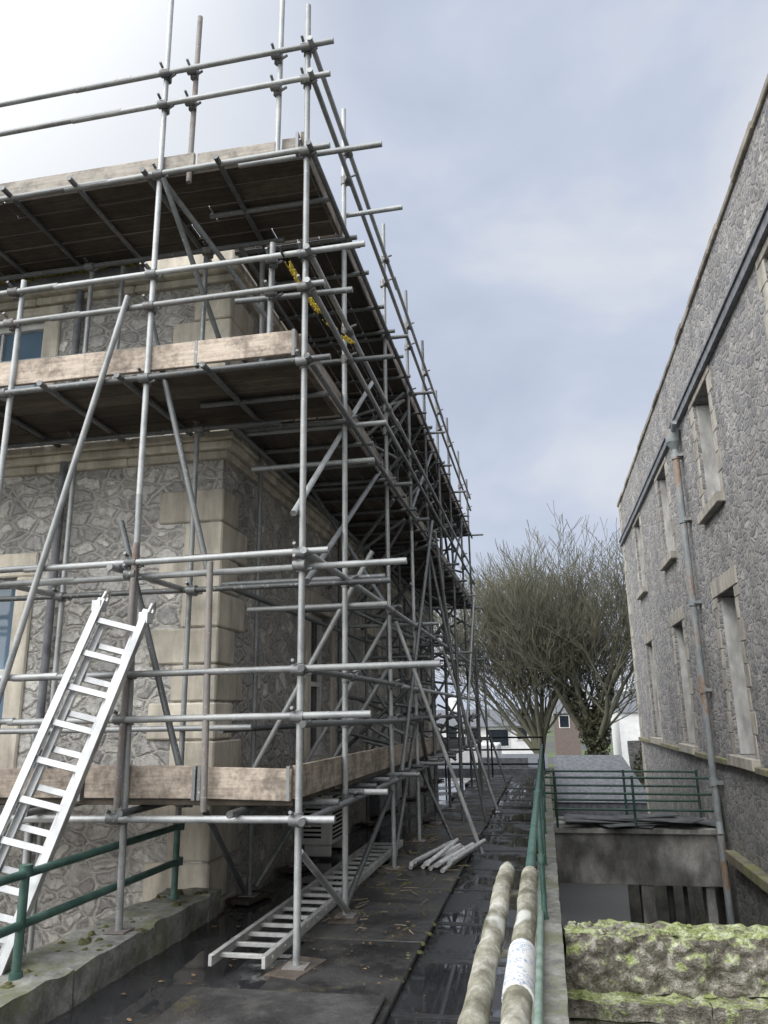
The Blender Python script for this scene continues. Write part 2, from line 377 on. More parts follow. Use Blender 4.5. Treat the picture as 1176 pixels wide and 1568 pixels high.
rf=MB();rf.face([(XR+.5,-9,7.6),(XR+.5,YE,7.6),(8.5,YE-4,9.2),(8.5,-5,9.2)]);rf.face([(XR+.5,YE,7.6),(14,YE,7.6),(8.5,YE-4,9.2)]);rf.obj('slate_roof',M_slate,rb)
pm=Mt('painted_cast_iron_pipe',.6);n=pm.noise((1,1,.5),2.5,4,.7);pm.col(pm.ramp(n.outputs[0],[(.42,(.20,.22,.23)),(.54,(.28,.30,.31)),(.60,(.27,.18,.13)),(.70,(.30,.26,.22))]));pm.bump(n.outputs[0],.3,.01)
dp_=MB();px,py=XR-.13,15.3
dp_.tube((px,py,-.3),(px,py,6.6),.062,14)
for z in(.3,1.9,3.5,5.1,6.4):dp_.tube((px,py,z),(px,py,z+.13),.085,14);dp_.bb(px,XR,py-.12,py+.12,z+.03,z+.09)
dp_.tube((px,py,6.6),(px-.02,py,6.75),.062,14,.13);dp_.tube((px-.02,py,6.75),(px-.02,py,7.0),.13,14,.15);dp_.tube((px-.02,py-.35,7.05),(px-.02,py+.05,6.9),.05,10)
dp_.tube((px,py,-.3),(px-.02,py-.12,-.5),.062,14);dp_.tube((px-.02,py-.12,-.5),(px-.02,py-.14,-1.9),.062,14)
dp_.obj('cast_iron_downpipe',pm.m,rb)

# ------------------------------------------------------------------ GROUND
gm=Mt('asphalt_and_grass',.9);n=gm.noise(scale=30,det=4);asp=gm.ramp(n.outputs[0],[(.3,(.05,.051,.053)),(.7,(.095,.096,.098))])
b_=gm.noise(scale=.09,det=4);gr=gm.ramp(n.outputs[0],[(.3,(.06,.09,.025)),(.7,(.11,.15,.045))])
gm.col(gm.mix(gm.ramp(b_.outputs[0],[(.5,0),(.54,1)]),asp,gr));gm.bump(n.outputs[0],.4,.02)
g=MB();g.face([(-900,-300,-3.6),(900,-300,-3.6),(900,1500,-3.6),(-900,1500,-3.6)]);g.obj('ground',gm.m)
M_asph=simple('asphalt',(.09,.092,.095),(.15,.152,.155),40,.75,bump=.3)
g=MB();g.face([(.1,19,-3.59),(14,27.2,-3.59),(14,31,-3.59),(-12,31,-3.59),(-12,28,-3.59),(.1,22,-3.59)]);g.obj('service_road',M_asph)

# ------------------------------------------------------------------ FLAT ROOF WALKWAY
fm=Mt('wet_roofing_felt',.4);a=fm.noise((1,.7,1),1.9,4,.6);b=fm.noise(scale=70,det=2)
c=fm.ramp(a.outputs[0],[(.3,(.016,.017,.02)),(.7,(.045,.045,.049))]);mo=fm.noise(scale=4.5,det=4,rough=.8)
c=fm.mix(fm.ramp(mo.outputs[0],[(.64,0),(.74,.6)]),c,(.10,.10,.07))
fm.col(c);fm.rough(fm.ramp(a.outputs[0],[(.50,.03),(.56,.30)]))
pud=fm.ramp(a.outputs[0],[(.50,0),(.56,1)]);fm.bump(fm.math('MULTIPLY',b.outputs[0],pud),.4,.005)
fr_=empty('flat_roof_walkway')
g=MB();g.bb(-2.8,0,-4,21,-3.6,-.003)
g.obj('roof_slab',simple('dark_render',(.06,.06,.06),(.12,.115,.10),5,.9),fr_)
g=MB();g.face([(-2.79,-4,0),(-.17,-4,0),(-.17,21,0),(-2.79,21,0)]);g.obj('felt_surface',fm.m,fr_)
g=MB();yy=-3.0
while yy<20:
    g.beam((-.94,yy,.004),(-.18,yy+U(-.04,.04),.004),.06,.006,(0,1,0));yy+=U(.9,1.3)
g.obj('felt_lap_seams',simple('bitumen_seam',(.02,.02,.022),(.045,.045,.047),20,.35,bump=.2),fr_)
fm2=Mt('dry_mossy_felt',.8);a=fm2.noise(scale=2.2,det=4,rough=.7);b=fm2.noise(scale=55,det=3)
gi=fm2.n('ShaderNodeNewGeometry')
c=fm2.ramp(a.outputs[0],[(.3,(.026,.026,.028)),(.7,(.062,.060,.058))]);c=fm2.mix(1,c,fm2.ramp(gi.outputs['Random Per Island'],[(0,.65),(1,1.4)]),'MULTIPLY')
mo=fm2.noise(scale=3.2,det=4,rough=.85);c=fm2.mix(fm2.ramp(mo.outputs[0],[(.57,0),(.70,.75)]),c,(.10,.092,.05))
c=fm2.mix(fm2.ramp(b.outputs[0],[(.66,0),(.70,.45)]),c,(.22,.21,.19))
fm2.col(c);fm2.rough(fm2.ramp(a.outputs[0],[(.42,.3),(.6,.85)]));fm2.bump(fm2.math('ADD',b.outputs[0],mo.outputs[0]),.5,.01)
g=MB();yy=-2.0;i=0
while yy<20.5:
    L=U(1.1,1.9);x0=-1.95+U(-.05,.05) if i%2 else -1.78
    g.box(((x0-.95)/2,yy+L/2,.022+U(0,.006)),((-.95-x0),L-.03,.036),Matrix.Rotation(U(-.012,.012),3,'Z')@Matrix.Rotation(U(-.006,.006),3,'X'));yy+=L;i+=1
g.box((-1.55,4.15,.055),(1.15,1.3,.022),Matrix.Rotation(.02,3,'Z'))
g.obj('felt_covered_boards',fm2.m,fr_,.006)
cm=Mt('mossy_concrete_coping',.9);a=cm.noise(scale=5,det=4,rough=.8);mo=cm.noise(scale=2.6,det=4,rough=.85)
c=cm.ramp(a.outputs[0],[(.34,(.11,.112,.11)),(.66,(.34,.34,.32))]);c=cm.mix(cm.ramp(mo.outputs[0],[(.48,0),(.62,.8)]),c,(.17,.18,.10));cm.col(c);cm.bump(a.outputs[0],.6,.02)
g=MB();yy=-4
while yy<21:
    g.rough(-.17,.0+.02,yy+.004,yy+1.2-.004,-.1,.075,.06,.008,yy);yy+=1.2
g.obj('right_coping',cm.m,fr_)
g=MB();yy=-4
while yy<YW-.05:
    L=min(.95,YW-.02-yy);g.rough(-3.24+U(-.015,.015),-2.78,yy+.006,yy+L-.006,-.05,.2,.05,.025,yy);yy+=L
g.rough(-3.12,-2.9,-4,YW,-3.6,-.05,.3,.01)
g.obj('left_parapet',cm.m,fr_)
g=MB();g.rough(-12,-3.12,-3,YW,-1.35,-1.15,.15,.06,2,3,.1);g.obj('lower_yard_slab',simple('rubbly_soil',(.08,.06,.05),(.24,.18,.14),9,.95,bump=.8,bd=.05))
lm=simple('dead_leaf',(.13,.08,.04),(.28,.19,.10),20,.8,bump=0,island=.5)
g=MB()
def leaf(x,y_,z,s):
    a=U(0,6.28);q=[Vector((math.cos(a+t)*s*k,math.sin(a+t)*s*k,U(0,.35)*s)) for t,k in((0,1),(1.2,.55),(2.4,.6),(3.14,1),(4,.6),(5.2,.5))]
    g.face([Vector((x,y_,z))+v for v in q])
for i in range(200):leaf(U(-1.9,-1),U(5,16),.058,U(.010,.022))
for i in range(22):leaf(U(-2.7,-2.1),U(3.5,7),.008,U(.02,.035))
for i in range(140):leaf(U(-.9,-.2)if i%2 else U(-.32,-.2),U(3,14),.01,U(.008,.016))
g.obj('fallen_leaves',lm)
tw=MB()
for i in range(160):
    x,y_=U(-1.9,-1.0),U(6,14);a=U(0,6.28);l=U(.05,.2);tw.tube((x,y_,.06),(x+math.cos(a)*l,y_+math.sin(a)*l,.065),.004,4)
tw.obj('fallen_twigs',simple('twig_bark',(.15,.12,.08),(.3,.25,.18),10,.9,bump=0))
mo_=MB()
for i in range(420):
    q=R()
    if q<.3:mo_.clump((-1.0+U(-.1,.07),U(5,19),.03),U(.012,.035),U(.008,.02))
    elif q<.6:mo_.clump((-.16+U(-.05,.03),U(2,19),.01),U(.01,.03),U(.015,.03))
    elif q<.8:mo_.clump((U(-3.2,-2.8),U(2.5,6.6),.19),U(.015,.05),U(.01,.03))
    else:mo_.clump((U(-1.9,-1.1),U(6.5,12),.035),U(.015,.05),U(.008,.02))
mo_.obj('moss_clumps',simple('roof_moss',(.05,.055,.022),(.125,.12,.05),30,.95,bump=.8,bd=.02))

# ------------------------------------------------------------------ SCAFFOLDING
sf=empty('scaffolding');TR=.0245
T={'g':MB(),'d':MB(),'r':MB()};CP=MB()
def tube(a,b,k=None,r=TR):
    if k is None:k=random.choice('ggd' if (Vector(a)-Vector((0,0,1.6))).length<8.5 else 'gdddd')
    n=14 if min(a[1],b[1])<8 else 8
    T[k].tube(a,b,r,n)
def coup(x,y_,z,ax='x'):
    if y_>14 and R()<.4:return
    CP.tube((x,y_,z-.045),(x,y_,z+.045),.037,8)
    if ax=='x':CP.tube((x-.045,y_-.05,z),(x+.045,y_-.05,z),.037,8);CP.tube((x+.03,y_-.02,z-.03),(x+.10,y_-.05,z-.03),.012,6);CP.tube((x-.02,y_-.07,z+.045),(x-.02,y_-.12,z+.06),.013,6)
    else:CP.tube((x+.05,y_-.045,z),(x+.05,y_+.045,z),.037,8);CP.tube((x+.02,y_-.03,z-.03),(x+.06,y_-.1,z-.03),.012,6);CP.tube((x+.07,y_,z+.045),(x+.12,y_,z+.06),.013,6)
YO,YI=5.3,6.35;XO,XI=-1.67,-2.72
FX=[-1.67,-3.0,-4.3,-5.6,-6.9]
tube((-1.67,YO,.03),(-1.665,YO,2.6),'g');tube((-1.665,YO,2.6),(-1.67,YO,7.78),'g')
tube((-2.93,YO,.2),(-3.0,YO,3.3),'g');tube((-3.0,YO,3.3),(-3.02,YO,8.4),'g')
tube((-4.27,YO,-1.15),(-4.25,YO,5.35),'g');tube((-5.6,YO,-1.15),(-5.6,YO,8.3),'g');tube((-6.9,YO,-1.15),(-6.9,YO,8.3),'d')
tube((-2.76,YO+.05,6.15),(-2.74,YO+.05,7.95),'r');tube((-1.95,YO+.05,6.3),(-1.93,YO+.05,8.35),'g');tube((-1.98,YO+.05,4.35),(-1.97,YO+.05,5.42),'g')
tube((-2.33,YO-.05,.98),(-2.36,YO-.05,2.72),'r');tube((-2.98,YO-.05,1.0),(-2.97,YO-.05,2.9),'r')
for x in(-3.04,-4.3,-5.6,-6.9):tube((x,YI,-1.15),(x,YI,6.15),'g' if x>-5 else 'd')
tube((-3.95,YI,4.35),(-3.95,YI,6.1),'g');tube((-3.75,5.45,-.9),(-3.8,5.45,.95),'g')
tube((-2.45,6.45,4.3),(-2.5,6.5,6.1),'d')
fl=[(7.27,-1.42,0),(6.93,-1.45,0),(6.2,-1.45,0),(5.22,-1.16,0),(4.92,-1.49,0),(4.27,-1.44,0),(2.75,-1.45,0),(2.66,-.9,.1),(1.92,-.67,0),(1.6,-1.15,0),(.93,-1.4,0)]
for z,xe,dy in fl:
    k='g' if z not in(4.27,) else 'd'
    yy=YO-.055+dy*1.1
    tube((-8.5,yy,z-.05),(-3.6+U(-.3,.3),yy,z),k);tube((-3.9,yy+.002,z-.01),(xe,yy,z+.01),k)
    for x in FX:
        if x==-4.3 and z>5.4:continue
        coup(x,YO,z,'x')
for z in(.93,2.7,4.22,6.12):
    tube((-8.5,YI-.05,z),(-1.2 if z==2.7 else -2.2,YI-.05,z),'d' if z>3 else None)
    for x in FX[1:]:coup(x,YI,z,'x')
tube((-8,YI-.05,1.5),(-2.4,YI-.05,1.52),'g');tube((-8,YI-.05,5.15),(-2.3,YI-.05,5.1),'g')
for z in(7.27,6.93,5.22,4.92):
    for x in(-2.75,-1.95):
        if z>6 or x==-1.95:coup(x,YO+.02,z,'x')
for z in(.98,4.27,6.2):
    x=-7.2
    while x<-1.9:
        tube((x,5.13+U(-.07,.07),z),(x+U(-.05,.05),6.6,z),'d');x+=U(.62,.8)
for x in(-3.1,-4.35):tube((x,5.12,2.7),(x,6.55,2.72),'g')
tube((-3.17,YO-.1,5.0),(-4.2,YO-.1,.85),'g')
tube((-3.2,YO+.1,3.12),(-2.6,YO+.1,1.28),'d');tube((-3.05,YO+.1,4.85),(-2.42,YO+.1,2.6),'d')
tube((-2.95,5.25,6.15),(-2.6,6.4,4.4),'d');tube((-3.0,5.35,6.2),(-2.3,6.3,5.2),'d')
SY=[5.3,6.6,8.6,10.4,12.1,13.9,15.8,17.9,20.0]
for i,yv in enumerate(SY[1:]):
    a=U(-.02,.02)
    tube((XO+a,yv,.05),(XO,yv+a,4.1+U(-.5,.6)),'g' if i<2 else None)
    tube((XO,yv+a,3.6),(XO+a,yv,7.75+U(-.05,.15)),'g' if i==0 else None)
IY=[7.2,8.6,10.4,12.1,13.9,15.8,17.9,20.0]
for yv in IY:tube((XI,yv,.03),(XI,yv+U(-.02,.02),6.2),'d')
for z,ks in((7.27,'g'),(6.93,'g'),(6.2,'d'),(5.22,'g'),(4.92,None),(4.27,'d'),(2.75,'g'),(1.92,None),(1.55,None),(.93,'d')):
    ends=[5.18,9.3,14.2,20.3]
    for j,(a,b) in enumerate(zip(ends,ends[1:])):
        o=U(0,.02);tube((XO+.05+o,a-(.3 if j else .02),z),(XO+.05+o,b,z+U(-.02,.02)),ks)
    for yv in SY[1:]:coup(XO,yv,z,'y')
for z in(.93,2.72,4.22,6.12):
    tube((XI+.05,6.3,z),(XI+.05,12,z),'d');tube((XI+.1,11.6,z),(XI+.1,20.3,z),'d')
for z in(1.5,5.0):tube((XI+.05,6.3,z),(XI+.05,20.3,z),'d')
for z in(.98,2.8,4.27,6.2):
    for i,yv in enumerate(SY):
        if i==0:continue
        tube((-2.86,yv+.06,z),(XO+U(.12,.4),yv+.06,z+U(-.01,.01)),None)
    if z!=2.8:
        yv=5.9
        while yv<20:
            tube((-2.8,yv,z),(XO+U(.06,.16),yv,z),'d');yv+=U(.6,.75)
tube((-2.3,5.36,6.25),(-1.03,5.36,6.24),'g');tube((-2.2,6.66,6.56),(-1.08,6.66,6.57),'g');tube((-2.3,5.4,4.95),(-1.3,5.4,4.93),'d')
tube((-2.6,6.65,4.95),(-1.2,6.65,4.93));tube((-2.6,6.65,3.9),(-1.4,6.65,3.9));tube((-2.6,6.65,2.55),(-1.3,6.65,2.55),'g')
def br(a,b,k=None):tube(a,b,k)
br((XO-.05,5.25,3.05),(XO-.05,8.1,5.35),'g');br((XO+.1,8.7,1.0),(XO+.1,11.9,4.6));br((XO+.1,12.2,4.5),(XO+.1,15.6,1.0));br((XO+.1,15.9,1.0),(XO+.1,19.6,4.6))
br((XO-.05,10.6,4.4),(XO-.05,13.5,6.4));br((XO-.05,8.5,4.4),(XO-.05,5.6,2.6));br((XO-.05,15.6,4.4),(XO-.05,13.6,6.3));br((XO-.05,16.0,4.4),(XO-.05,19,6.4))
br((-2.72,7.0,1.0),(-1.55,7.2,3.15),'g')
for i,yv in enumerate(SY[2:]):
    for z in(1.0,2.75,4.3):
        if (i+int(z))%2:br((XI,yv+.1,z),(XO,yv+.1,z+1.7))
        else:br((XO,yv+.12,z),(XI,yv+.12,z+1.7))
br((XO,5.35,.72),(XO+.02,6.55,.1),'g');br((XO,6.6,.12),(XO,9.0,.95),'d');br((XO,8.7,.1),(XO,10.5,1.6));br((XO,10.6,1.6),(XO,12.2,.1))
br((-2.7,7.3,.1),(XO,8.8,2.2));br((-2.6,5.9,.9),(-2.75,7.2,.05))
br((-1.7,9.2,2.7),(-.82,9.7,.03),'g');br((-1.7,13.8,2.7),(-.9,14.0,.03));br((-1.7,10.6,1.0),(-1.2,10.2,.05),'d');br((-1.7,12.4,4.2),(-.95,12.3,.03))
br((-1.7,17.8,2.7),(-.9,18.0,.03))
for i in range(60):
    yv=U(9,19.5);z=U(1.0,5.6);br((XI+U(0,.3),yv,z),(XO,yv+U(-.8,.8),z+U(-.6,1.2)),'d')
for yv in(12.1,15.8,17.9):
    for xx in(-2.2,-1.3):tube((xx,yv+.2,.03),(xx,yv+.2,2.9 if xx>-1.6 else 6.2),'d')
for k,nm,m in(('g','galvanised_tubes',M_galv),('d','weathered_tubes',M_galvd),('r','rusty_tubes',M_rust)):T[k].obj(nm,m,sf)
CP.obj('couplers',M_coup,sf)
g=MB();g2=MB();A=Vector((-1.84,5.2,5.24));B=Vector((-1.57,6.5,5.04));N=36
for i in range(N):
    t0,t1=i/N,(i+1)/N
    P0=A.lerp(B,t0)-Vector((0,0,.12*math.sin(math.pi*t0)));P1=A.lerp(B,t1)-Vector((0,0,.12*math.sin(math.pi*t1)))
    o=Vector((.018,0,0)) if i%2 else Vector((0,0,.018));q=(g if (i//3)%3 else g2)
    q.tube(P0+o-(P1-P0)*.2,P1+o+(P1-P0)*.2,.009,6);q.tube(P0-o-(P1-P0)*.2,P1-o+(P1-P0)*.2,.009,6)
    q.tube(P0+o,P0-o,.009,6);q.tube(P1+o,P1-o,.009,6)
ch=empty('hazard_chain');g.obj('yellow_links',simple('yellow_plastic',(.66,.50,.05),(.8,.62,.07),8,.5,bump=0),ch);g2.obj('black_links',M_dark,ch)
def deck(z,mbx,mby,yend):
    yy=5.36
    for k in range(5):
        x=-8.5
        while x<-1.72:
            L=min(U(2.3,3.9),-1.72-x)
            if -1.72-x-L<.4:L=-1.72-x
            mbx.box((x+L/2,yy+.11,z+U(-.004,.004)),(L-.02,.213,.038));x+=L
        yy+=.228
    xx=-2.82
    for k in range(5):
        yv=6.52
        while yv<yend:
            L=min(U(2.3,3.9),yend-yv);mby.box((xx+.11,yv+L/2,z+U(-.004,.004)),(.213,L-.02,.038));yv+=L
        xx+=.226
bx=MB();by=MB()
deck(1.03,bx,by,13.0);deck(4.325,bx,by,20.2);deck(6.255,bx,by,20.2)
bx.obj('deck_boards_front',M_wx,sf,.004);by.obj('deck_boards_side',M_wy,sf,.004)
tx=MB();ty=MB();tg=MB()
def toe(mb,x0,x1,y_,z,h=.22,t=.038):
    mb.beam((x0,y_,z+h/2+U(0,.01)),(x1-.01,y_,z+h/2+U(-.008,.008)),t,h,(0,1,0))
toe(tx,-8.5,-4.75,5.33,4.35);toe(tx,-4.74,-2.55,5.335,4.36);toe(tx,-2.56,-1.72,5.29,4.35,.2)
toe(tg,-8.5,-5.2,5.34,6.28,.15);toe(tg,-5.19,-2.7,5.34,6.27,.16);toe(tg,-2.68,-1.95,5.34,6.28,.13);toe(tg,-1.93,-1.70,5.42,6.28,.2)
toe(tx,-8.5,-5.0,5.33,1.05);toe(tx,-4.99,-3.3,5.33,1.05,.2);toe(tx,-3.29,-2.42,5.345,1.05);toe(tx,-2.41,-1.72,5.33,1.05,.21)
tx.obj('toe_boards_front',M_tx,sf,.004);tg.obj('toe_boards_top',M_tgx,sf,.004)
for z in(1.05,4.35,6.28):
    yv=5.36;e_=13 if z<2 else 20.2
    while yv<e_:
        L=min(U(2.3,3.6),e_-yv);ty.beam((XO-.05+U(-.01,.01),yv,z+.11+U(-.01,.01)),(XO-.05,yv+L-.02,z+.11+U(-.01,.01)),.038,.22,(1,0,0));yv+=L
ty.obj('toe_boards_side',M_ty,sf,.004)
eb=MB()
for xx,zz in((-2.44,1.16),(-2.40,1.16),(-1.75,1.16),(-3.32,1.15),(-1.75,4.45),(-2.59,4.47),(-1.76,6.34)):eb.bb(xx-.012,xx+.012,5.265 if zz==4.45 else 5.305,5.36,zz-.113,zz+.113)
eb.obj('board_end_bands',M_coup,sf)
bp=MB();so_=MB()
for x,yv in [(XO,q) for q in SY]+[(XI,q) for q in IY]:
    bp.box((x,yv,.052),(.15,.15,.008));so_.box((x,yv,.03),(.23,.42,.036),Matrix.Rotation(U(-.3,.3),3,'Z'))
bp.box((-2.93,YO,.215),(.15,.15,.01))
bp.obj('base_plates',M_rust,sf);so_.obj('sole_boards',M_wy,sf,.004)

# ------------------------------------------------------------------ LADDERS
def ladder(name,p0,p1,side,width,mat,n,extra=None,rail=(.025,.065),hooks=False,rg=(.03,.026)):
    m=MB();p0=Vector(p0);p1=Vector(p1);d=(p1-p0).normalized();side=Vector(side);side=(side-d*side.dot(d)).normalized();nrm=side.cross(d)
    def sect(a,b,wd,off):
        for sgn in(-1,1):
            o=side*sgn*wd/2+nrm*off
            m.beam(a+o,b+o,rail[0],rail[1],side)
            m.beam(a+o+nrm*(rail[1]/2)-side*sgn*.008,b+o+nrm*(rail[1]/2)-side*sgn*.008,rail[0]+.012,.006,side)
        L=(b-a).length;k=int(L/.25)
        for i in range(k):
            c=a+d*(.14+i*.25)+nrm*off
            m.beam(c-side*(wd/2-.002),c+side*(wd/2-.002),rg[0],rg[1],d)
            for sgn in(-1,1):m.tube(c+side*sgn*(wd/2+.012),c+side*sgn*(wd/2+.018),.014,8)
    sect(p0,p1,width,0)
    if extra:sect(p0+d*extra[0],p1-d*extra[1],width-.09,-.11)
    if hooks:
        for sgn in(-1,1):
            q=p1+side*sgn*width/2
            pts=[q,q+d*.07-nrm*.02,q+d*.10-nrm*.07,q+d*.07-nrm*.12,q+d*.0-nrm*.13]
            for a,b in zip(pts,pts[1:]):m.tube(a,b,.014,8)
            m.box(q-d*.05,(.07,.09,.08))
    return m.obj(name,mat,None,.002)
ladder('aluminium_extension_ladder',(-3.60,3.95,-1.15),(-2.95,5.12,2.40),(1,.35,0),.35,M_alu,0,(.35,.12),rail=(.038,.09),hooks=True,rg=(.042,.03))
ladder('roof_ladder',(-2.02,5.15,.10),(-1.98,9.9,.10),(1,0,0),.36,M_oldlad,0)

# ------------------------------------------------------------------ HANDRAILS
def rail_obj(name,segs,r=.022,mat=None):
    m=MB()
    for a,b in segs:m.tube(a,b,r,12)
    for a,b in segs:
        for q in(a,b):m.tube((q[0],q[1],q[2]-.03),(q[0],q[1],q[2]+.03),r*1.45,12)
    return m.obj(name,mat or M_green)
rail_obj('green_handrail',[((-3.02,2.0,.74),(-3.02,6.35,.74)),((-3.02,2.0,.47),(-3.02,6.35,.47)),((-3.02,4.35,.2),(-3.02,4.35,.76)),((-3.02,6.3,.2),(-3.02,6.3,.76)),((-3.02,2.3,.2),(-3.02,2.3,.76))],.026)
rs=[((-.105,-.5,.95),(-.1,15.6,1.0)),((-.1,6.6,.5),(-.1,15.6,.52))]
for q in(-.4,6.6,8.8,11,13.3,15.6):rs.append(((-.1,q,.06),(-.1,q,.97)))
rail_obj('green_handrail',rs,.021)
g=MB();g.tube((-.13,-1,.12),(-.13,9.0,.12),.024,12);g.obj('low_green_pipe',simple('pale_green_pipe',(.16,.24,.20),(.28,.36,.32),8,.5,bump=.1))
pm=Mt('grubby_pipe_lagging',.65);a=pm.noise((1,.6,1),9,4,.8);mo=pm.noise((1,.5,1),7,4,.75);bl=pm.noise((1,.4,1),4,3,.6)
c=pm.ramp(a.outputs[0],[(.34,(.14,.135,.095)),(.5,(.31,.30,.24)),(.66,(.53,.52,.48))]);c=pm.mix(pm.ramp(mo.outputs[0],[(.42,0),(.60,.9)]),c,(.11,.105,.07))
c=pm.mix(pm.ramp(bl.outputs[0],[(.62,0),(.66,.8)]),c,(.60,.61,.59));pm.col(c);pm.bump(a.outputs[0],.7,.01)
lg=empty('lagged_rail_tubes')
g=MB()
def lag(x0,x1,y0,y1,z,r):
    N=60
    def rad(i):return r*(1+.09*noise.noise(Vector((i*.6,x0*50,0))))
    def pt(i):
        t=i/N;return Vector((x0+(x1-x0)*t+.006*noise.noise(Vector((i*.2,x0*30,5))),y0+(y1-y0)*t,z+.008*noise.noise(Vector((i*.2,x0*30,9)))))
    for i in range(N):
        g.tube(pt(i),pt(i+1),rad(i),16,rad(i+1),caps=i in(0,N-1))
    for i in range(5,N,17):g.tube(pt(i),pt(i)+Vector((0,.03,0)),r*1.04,16)
lag(-.105,-.104,.2,3.52,.951,.034);lag(-.19,-.205,.2,3.62,.945,.033)
g.tube((-.205,3.6,.945),(-.205,3.72,.945),.022,12)
for yv in(.9,2.6,3.4):g.tube((-.21,yv,.90),(-.09,yv,.90),.012,8)
g.obj('lagging',pm.m,lg)
wb=MB()
wb.tube((-.105,2.05,.951),(-.105,2.42,.951),.0385,20);wm_=Mt('white_and_blue_wrap',.4);wv=wm_.noise((1,1,1),26,3);wm_.col(wm_.ramp(wv.outputs[0],[(.54,(.74,.75,.75)),(.57,(.12,.22,.45)),(.60,(.74,.75,.75))]))
wb.obj('printed_tape_wrap',wm_.m,lg)

# ------------------------------------------------------------------ TUBE PILE, AC UNIT
g=MB()
for i in range(12):
    x=-1.42+i*.04+U(-.02,.02);g.tube((x-.06,8.5+U(-.15,.1),.07+(i%3)*.035),(x+.13+U(-.06,.06),9.75+U(-.15,.2),.07+(i%3)*.035),.024,10)
g.obj('pile_of_scaffold_tubes',simple('pale_galv',(.50,.51,.51),(.68,.68,.69),12,.5,.1,bump=.1,bd=.003,island=.35))
ac=empty('air_conditioning_unit');g=MB();g.bb(-2.86,-2.5,9.2,9.98,.16,.80);g.bb(-2.84,-2.52,9.25,9.3,.03,.158);g.bb(-2.84,-2.52,9.88,9.93,.03,.158);g.obj('casing',M_white,ac,.015)
g=MB()
for i in range(12):g.bb(-2.498,-2.488,9.25,9.7,.22+i*.045,.24+i*.045)
for i in range(10):g.bb(-2.83,-2.62,9.188,9.199,.24+i*.05,.262+i*.05)
g.obj('grille',M_dark,ac)
g=MB();g.bb(-2.9,-2.72,13,14.6,.03,1.0);g.bb(-2.92,-2.70,12.98,14.62,1.002,1.04);g.obj('vent_housing',M_lead)

# ------------------------------------------------------------------ FOOTBRIDGE
fb=empty('footbridge')
cb=Mt('stained_concrete',.9);a=cb.noise((1,1,.45),3,4,.7);a2_=cb.noise(scale=.9,det=2);f_=cb.noise(scale=30,det=3);cc=cb.ramp(a.outputs[0],[(.32,(.15,.148,.14)),(.5,(.27,.265,.25)),(.66,(.40,.395,.38))])
cc=cb.mix(1,cc,cb.ramp(f_.outputs[0],[(.3,.85),(.7,1.1)]),'MULTIPLY')
cb.col(cb.mix(1,cc,cb.ramp(a2_.outputs[0],[(.42,.5),(.55,1.15)]),'MULTIPLY'));cb.bump(f_.outputs[0],.4,.01)
g=MB();g.rough(.02,3.0,15.7,15.95,-1.42,-.55,.12,.012);g.rough(.02,3.0,17.0,17.25,-1.42,-.55,.2,.012);g.bb(.02,3.0,15.6,17.35,-.548,-.47)
g.rough(1.5,1.72,15.72,16.1,-3.6,-1.42,.2,.012,3);g.rough(2.6,2.75,15.75,16.1,-3.6,-1.42,.2,.012,3)
g.obj('concrete_beams',cb.m,fb)
g=MB();g.face([(1.6,19.9,-3.6),(3,19.9,-3.6),(3,19.9,-1.4),(1.6,19.9,-1.4)]);g.tube((2.1,16.6,-3.6),(2.1,16.6,-1.4),.06,10);g.tube((2.4,16.8,-3.6),(2.4,16.8,-1.4),.04,10);g.obj('rear_wall_and_pipes',simple('undercroft_render',(.10,.10,.10),(.2,.195,.18),3,.9),fb)
g=MB()
for i in range(9):
    g.box((U(.3,2.6),16.1+U(-.3,.3),-.44+i*.014),(U(.7,1.6),U(.3,.7),.012),Matrix.Rotation(U(-.5,.5),3,'Z')@Matrix.Rotation(U(-.08,.08),3,'Y'))
g.obj('loose_sheets',simple('old_sheet',(.05,.055,.06),(.17,.175,.18),4,.5),fb)
g=MB()
for yv in(15.65,17.3):
    for z in(.42,.14,-.14):g.tube((-.1,yv,z),(2.95,yv+.02,z-.02),.022,10)
    for x in(.1,1.5,2.92):g.tube((x,yv,-.5),(x,yv,.44),.024,10)
g.tube((2.95,15.65,.42),(2.95,15.3,-.6),.024,10)
g.obj('green_rails',M_greend,fb)

# ------------------------------------------------------------------ MOSSY WALL (right foreground)
mm=Mt('lichened_stone',.95);a=mm.noise(scale=11,det=4,rough=.85);b=mm.noise(scale=3.8,det=4,rough=.9)
c=mm.ramp(a.outputs[0],[(.32,(.07,.062,.05)),(.5,(.20,.185,.155)),(.66,(.46,.44,.40))])
gg=mm.n('ShaderNodeNewGeometry');sp=mm.n('ShaderNodeSeparateXYZ');mm.l(gg.outputs['Normal'],sp.inputs[0])
f=mm.math('ADD',mm.math('MULTIPLY',sp.outputs[2],.17),b.outputs[0])
mc=mm.ramp(a.outputs[0],[(.35,(.12,.15,.04)),(.5,(.34,.39,.17)),(.62,(.60,.65,.46))])
c=mm.mix(mm.ramp(f,[(.56,0),(.65,1)]),c,mc);mm.col(c);mm.bump(mm.math('ADD',a.outputs[0],b.outputs[0]),.9,.04)
g=MB()
g.rough(.04,3.0,6.34,6.72,-.32,.03,.017,.045,2,4,.05,True)
x=.02;i=0
while x<3.0:
    L=min(.95,3.0-x);g.rough(x+.003,x+L-.003,6.12,6.72,-.43,-.33,.03,.02,i*5,7,.04);x+=L;i+=1
for zz,yy in((-.50,6.06),(-.60,6.10),(-.72,6.04),(-.90,6.08)):
    g.rough(.03,3.0,yy,6.7,zz-.05,zz+.015,.05,.014,zz*9)
g.rough(.03,3.0,6.16,6.7,-3.6,-.45,.1,.02,4)
for i in range(170):g.clump((U(.06,2.9),U(6.36,6.7),.04),U(.012,.04),U(.01,.03))
